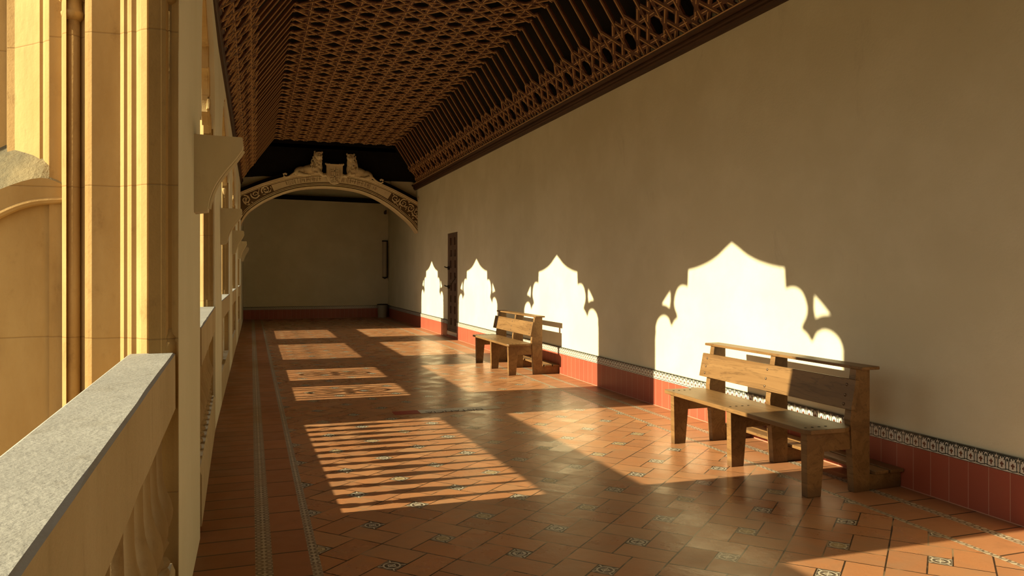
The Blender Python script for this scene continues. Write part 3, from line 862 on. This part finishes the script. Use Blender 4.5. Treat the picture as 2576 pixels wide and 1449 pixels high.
# shield and lions
CX = 2.028
sh = empty('stone_shield', (CX, YA - .1, 4.1)); tag(sh, 'cream stone shield carved with a double cross, on top of the arch between the lions', 'shield')
half = [(0, 3.855), (.06, 3.865), (.12, 3.90), (.17, 3.96), (.20, 4.04), (.212, 4.14), (.214, 4.37)]
poly = [(CX + a, b) for a, b in half] + [(CX - a, b) for a, b in reversed(half[1:])]
MB().prism(poly, lambda u, v, d: (u, d, v), YA - .20, YA - .13).build('shield_plate', ARCHST, sh, bevel=.008)
q = MB()
def bar(x0, z0, x1, z1): q.box((CX + x0, YA - .222, z0), (CX + x1, YA - .199, z1))
bar(-.016, 3.93, .016, 4.33); bar(-.10, 4.20, .10, 4.228); bar(-.10, 4.05, .10, 4.078)
for s_ in (-1, 1):
    q.box((CX + s_ * .115 - .012, YA - .222, 4.03), (CX + s_ * .115 + .012, YA - .199, 4.27))
    q.tube([(CX + s_ * .012, YA - .21, 3.98), (CX + s_ * .03, YA - .21, 3.945), (CX + s_ * .07, YA - .21, 3.93), (CX + s_ * .11, YA - .21, 3.925)], .012, 6)
    for z in (4.14, 4.275, 4.0): q.ball((CX + s_ * .055, YA - .205, z), (.013, .012, .016), seg=8, rings=6)
q.build('cross_relief', ARCHST, sh)
q2 = MB(); q2.v = [((x - CX) * 1.0 + CX + .010, y + .012, z - .012) for x, y, z in q.v]; q2.f = q.f; q2.mi = q.mi
q2.build('cross_shade', INC, sh)  # shifted dark copy, painted shade below the cross bars
q = MB(); q.box((CX - .225, YA - .215, 4.365), (CX + .225, YA - .12, 4.395))
for s_ in (-1, 1):
    for a, r in ((.225, .028), (.175, .022), (.13, .018)): q.ball((CX + s_ * a, YA - .17, 4.40), (r, .04, r), seg=8, rings=6)
q.build('crest_ribbon', ARCHST, sh)

def lion(sg, name_label):
    t = empty('lion_statue', (CX + sg * .7, YA - .05, 4.1)); tag(t, name_label, 'statue', 'stone lions on the carved arch')
    X_ = lambda a: CX + sg * a
    dz = -.02 if sg > 0 else 0.0
    b = MB(); E_ = lambda d: Matrix.Rotation(math.radians(sg * d), 3, 'Y').to_euler()
    Yc = YA - .02
    b.ball((X_(.46), Yc - .10, 4.30 + dz), (.15, .13, .20))               # chest
    b.ball((X_(.62), Yc, 4.27 + dz), (.26, .12, .115), E_(12))            # trunk
    b.ball((X_(.88), Yc, 4.19 + dz * 2), (.17, .12, .125), E_(25))        # haunch
    b.ball((X_(.43), Yc - .13, 4.46 + dz), (.11, .11, .16))               # neck
    b.ball((X_(.42), Yc - .18, 4.60 + dz), (.105, .11, .115))             # head
    b.ball((X_(.41), Yc - .275, 4.565 + dz), (.055, .06, .045))           # muzzle
    b.ball((X_(.41), Yc - .27, 4.515 + dz), (.04, .045, .02))             # jaw
    b.ball((X_(.41), Yc - .275, 4.62 + dz), (.022, .05, .035))            # nose bridge
    b.ball((X_(.41), Yc - .215, 4.675 + dz), (.085, .06, .03))            # brow
    for s_ in (-1, 1):
        b.ball((X_(.42) + s_ * .09, Yc - .15, 4.70 + dz), (.03, .02, .035))   # ears
        b.ball((X_(.41) + s_ * .05, Yc - .245, 4.59 + dz), (.035, .03, .035)) # cheeks
    b.tube([(X_(.42), Yc - .16, 4.25), (X_(.38), Yc - .22, 4.15), (X_(.30), Yc - .24, 4.07), (X_(.235), Yc - .235, 4.09)], [.06, .055, .042, .045], 10)  # arm to the shield
    for j in range(4): b.ball((X_(.205), Yc - .235, 4.125 - j * .024), (.028, .028, .012), seg=8, rings=6)
    b.tube([(X_(.52), Yc - .12, 4.22), (X_(.50), Yc - .19, 4.14), (X_(.42), Yc - .2, 4.125)], [.055, .042, .036], 10)
    b.tube([(X_(.92), Yc - .08, 4.13 + 2 * dz), (X_(.80), Yc - .12, 4.09 + 2 * dz), (X_(.68), Yc - .14, 4.09 + dz)], [.07, .045, .038], 10)
    for j in range(3): b.ball((X_(.64), Yc - .16 + j * .02, 4.085 + dz), (.04, .012, .02), seg=8, rings=6)
    tail = [(X_(1.0), Yc - .04, 4.16 + 2 * dz), (X_(1.08), Yc - .06, 4.10 + 3 * dz), (X_(1.16), Yc - .08, 4.035 + 3 * dz), (X_(1.24), Yc - .08, 4.01 + 3 * dz), (X_(1.30), Yc - .08, 4.035 + 3 * dz), (X_(1.31), Yc - .08, 4.09 + 3 * dz), (X_(1.26), Yc - .08, 4.11 + 3 * dz), (X_(1.22), Yc - .08, 4.08 + 3 * dz)]
    b.tube(tail, [.03, .026, .024, .024, .025, .026, .028, .03], 8)
    o = b.build('body', ARCHST, t, smooth=True)
    r = o.modifiers.new('remesh', 'REMESH'); r.mode = 'VOXEL'; r.voxel_size = .011; r.use_smooth_shade = True
    mn = MB()
    for k in range(85):
        z = R.uniform(4.26, 4.66) + dz; a = R.uniform(-2.5, -.4) if R.random() < .8 else R.uniform(-.6, 2.6)
        rr = .13 + .06 * (4.62 - z)
        x = .43 + .045 * (4.62 - z) / .3 * .9 + rr * math.cos(a); y = Yc - .11 + rr * math.sin(a) * .9
        if z > 4.50 and y < Yc - .20 and abs(x - .41) < .085: continue
        mn.ball((X_(x), y, z), (.022, .018, .036), Matrix.Rotation(R.uniform(-.5, .5), 3, 'Y').to_euler(), 6, 5)
    o = mn.build('mane', ARCHST, t, smooth=True)
    r = o.modifiers.new('remesh', 'REMESH'); r.mode = 'VOXEL'; r.voxel_size = .009; r.use_smooth_shade = True
lion(-1, 'stone lion left of the shield on the arch, tail curling to the left')
lion(1, 'stone lion right of the shield on the arch, tail curling to the right')

# ---------------------------------------------------------------- end bay fittings
q = MB(); q.prism([(-.34, 3.90), (XR, 3.825), (XR, 3.965), (-.34, 4.03)], lambda u, v, d: (u, d, v), 25.40, 25.56)
tag(q.build('tie_beam', BEAM), 'black timber tie beam across the end bay, seen under the arch', 'beam')
t = empty('wall_lamp', (4.17, YE, 1.3)); tag(t, 'tall narrow wall lamp with dark ends on the end wall, near the corner', 'lamp')
MB().prism([(4.10, YE), (4.10, YE - .05), (4.13, YE - .10), (4.17, YE - .125), (4.21, YE - .125), (4.245, YE - .09), (4.25, YE)], lambda u, v, d: (u, v, d), 1.36, 2.55).build('diffuser', LAMPG, t)
MB().box((4.252, YE - .10, 1.33), (4.275, YE, 2.58)).build('side_plate', IRON, t)
MB().box((4.09, YE - .13, 2.55), (4.275, YE, 2.59)).build('top_cap', IRON, t)
MB().lathe([(.012, 1.285), (.05, 1.31), (.085, 1.33), (.085, 1.36)], 4.175, YE - .086, 14).build('bottom_cap', IRON, t)
t = empty('waste_bin', (4.07, 25.42, 0)); tag(t, 'grey cylindrical waste bin standing in the far right corner', 'bin')
MB().lathe([(.148, 0), (.15, .012), (.172, .405), (.175, .42)], 4.07, 25.42, 28).build('bin_body', BIN, t, smooth=True)
MB().lathe([(.172, .415), (.182, .42), (.182, .445), (.165, .45), (.162, .44)], 4.07, 25.42, 28).build('rim', IRON, t)
t = empty('security_camera', (4.22, YE, 3.6)); tag(t, 'small dark surveillance camera high in the far right corner', 'camera')
MB().tube([(4.22, YE, 3.60), (4.22, YE - .08, 3.60), (4.21, YE - .13, 3.56)], .018, 8).build('camera_arm', IRON, t)
MB().tube([(4.19, YE - .06, 3.55), (4.17, YE - .20, 3.51)], [.045, .05], 12).build('camera_body', IRON, t)
tag(MB().box((4.25, YE - .06, 3.69), (4.30, YE, 3.76)).build('junction_box', LAMPG, bevel=.004), 'tiny pale junction box above the surveillance camera', 'box')
tag(MB().box((4.27, 20.60, 3.52), (XR, 20.68, 3.60)).build('junction_box', LAMPG, bevel=.004), 'tiny pale junction box on the long wall just before the arch', 'box')

# floor sticker, read from the other side
t = empty('floor_sticker', (1.9, 8.0, 0))
tag(t, 'long narrow red and white floor sticker with lettering, lying on the shaded tiles', 'sticker')
def strip_at(a, b): return MB().add([(a, 7.93, .0015), (b, 7.93 , .0015), (b, 8.12, .0015), (a, 8.12, .0015), (a, 7.93, .0025), (b, 7.93, .0025), (b, 8.12, .0025), (a, 8.12, .0025)],
    [(0, 3, 2, 1), (4, 5, 6, 7), (0, 1, 5, 4), (1, 2, 6, 5), (2, 3, 7, 6), (3, 0, 4, 7)])
strip_at(1.40, 1.68).build('red_field', SRED, t); strip_at(1.68, 2.42).build('white_field', SWHITE, t); strip_at(2.42, 2.58).build('pale_end', LAMPG, t)
def text(s_, x, y, size, mat, z=.0032):
    c = bpy.data.curves.new('lettering', 'FONT'); c.body = s_; c.size = size; c.extrude = .0003; c.materials.append(mat)
    tmp = bpy.data.objects.new('lettering', c); C.objects.link(tmp)
    me = bpy.data.meshes.new_from_object(tmp); bpy.data.objects.remove(tmp)
    o = bpy.data.objects.new('lettering', me); C.objects.link(o); o.parent = t
    o.location = Vector((x, y, z)) - t.location; o.rotation_euler = (0, 0, PI)
text('DISTANCIA', 2.38, 8.00, .125, SINK)

# ---------------------------------------------------------------- benches
def bench():
    t = empty('wooden_bench', (3.75, 5.0, 0))
    YS = (4.12, 4.965, 5.80); TH = .058
    for k, y in enumerate(YS):
        MB().prism([(3.482, 0), (3.592, 0), (3.632, .43), (3.474, .43)], lambda u, v, d: (u, d, v), y, y + TH).build('front_leg', BENCH, t, bevel=.004)
        MB().prism([(3.870, 0), (4.005, 0), (4.005, .842), (3.888, .842), (3.836, .50)], lambda u, v, d: (u, d, v), y, y + TH).build('rear_post', BENCH, t, bevel=.004)
        MB().box((3.60, y + .012, .295), (3.85, y + TH - .008, .428)).build('side_rail', BENCH, t, bevel=.003)
        MB().box((4.003, y + .008, 0.004), (4.285, y + TH - .006, .112)).build('kneeler_support', BENCH, t, bevel=.003)
    seat = MB().prism([(3.442, 4.10), (3.465, 4.065), (3.73, 4.055), (3.775, 4.07), (3.835, 4.12), (3.835, 5.86), (3.80, 5.93), (3.46, 5.93), (3.442, 5.90)],
               lambda u, v, d: (u, v, d), .43, .462).build('seat', BENCH, t, bevel=.005)
    back = MB().prism([(3.80, .572), (3.836, .572), (3.876, .772), (3.842, .776)], lambda u, v, d: (u, d, v), 4.075, 5.91).build('backrest', BENCH, t, bevel=.004)
    MB().prism([(3.870, 4.05), (4.018, 4.045), (4.018, 5.925), (3.870, 5.925)], lambda u, v, d: (u, v, d), .842, .864).build('top_rail', BENCH, t, bevel=.005)
    for a, b, z in ((4.035, 4.15, .112), (4.170, 4.285, .112)):
        MB().box((a, 4.10, z), (b, 5.88, z + .024)).build('kneeler_board', BENCH, t, bevel=.004)
    for y in YS:
        for z in (.605, .665, .735):
            x = 3.80 + (z - .572) * .21
            MB().ball((x - .001, y + TH / 2, z), (.006, .0115, .0115), seg=10, rings=6).build('bolt', BOLT, back, smooth=True)
        for x in (3.49, 3.545, 3.60, 3.655):
            MB().ball((x, y + TH / 2, .4625), (.010, .010, .0025), seg=10, rings=6).build('nail', IRON, seat, smooth=True)
    return t
b1 = bench()
b2 = copy_tree(b1)
b2.location = b1.location + Vector((.02, 6.29, 0))
tag(b1, 'wooden bench nearest the camera, back half in shade, against the red dado', 'bench', 'wooden benches along the wall')
tag(b2, 'smaller looking wooden bench farther down the wall, fully in sunlight near the door', 'bench', 'wooden benches along the wall')

# ---------------------------------------------------------------- outside ground
struct(MB().box((-60, -40, -4.6), (-3.5, 60, -4.5)).build('courtyard_ground', SOIL))

# ---------------------------------------------------------------- light
sd = bpy.data.lights.new('sun', 'SUN'); so = bpy.data.objects.new('sun', sd); C.objects.link(so)
d = Vector((1, -.027, -K)).normalized(); so.rotation_euler = d.to_track_quat('-Z', 'Y').to_euler()
sd.energy = 11; sd.color = (1, .865, .55); sd.angle = math.radians(.53)
W = bpy.data.worlds.new('sky'); S.world = W; W.use_nodes = True
nt = W.node_tree; bg = nt.nodes['Background']
tc = nt.nodes.new('ShaderNodeTexCoord'); sp = nt.nodes.new('ShaderNodeSeparateXYZ'); nt.links.new(tc.outputs['Generated'], sp.inputs[0])
cr = nt.nodes.new('ShaderNodeValToRGB'); mr = nt.nodes.new('ShaderNodeMapRange'); mr.inputs[1].default_value = -.3; mr.inputs[2].default_value = 1
nt.links.new(sp.outputs[2], mr.inputs[0]); nt.links.new(mr.outputs[0], cr.inputs[0])
e = cr.color_ramp.elements; e[0].position = .18; e[0].color = (.17, .11, .05, 1); e[1].position = 1; e[1].color = (.62, .66, .68, 1)
x_ = e.new(.26); x_.color = (1.0, .90, .66, 1)
nt.links.new(cr.outputs[0], bg.inputs[0]); bg.inputs[1].default_value = 1.2

# ---------------------------------------------------------------- camera
f = 1900; al = math.atan(648 / f)
cd = bpy.data.cameras.new('camera'); co = bpy.data.objects.new('camera', cd); C.objects.link(co); S.camera = co
cd.sensor_width = 36; cd.sensor_fit = 'HORIZONTAL'; cd.lens = 36 * f / 2576; cd.shift_y = -38.5 / 2576; cd.clip_start = .02
co.location = (0, 0, 1.5); co.rotation_euler = (PI / 2, 0, -al)
S.view_settings.view_transform = 'Standard'; S.view_settings.look = 'None'; S.view_settings.exposure = 0; S.view_settings.gamma = 1
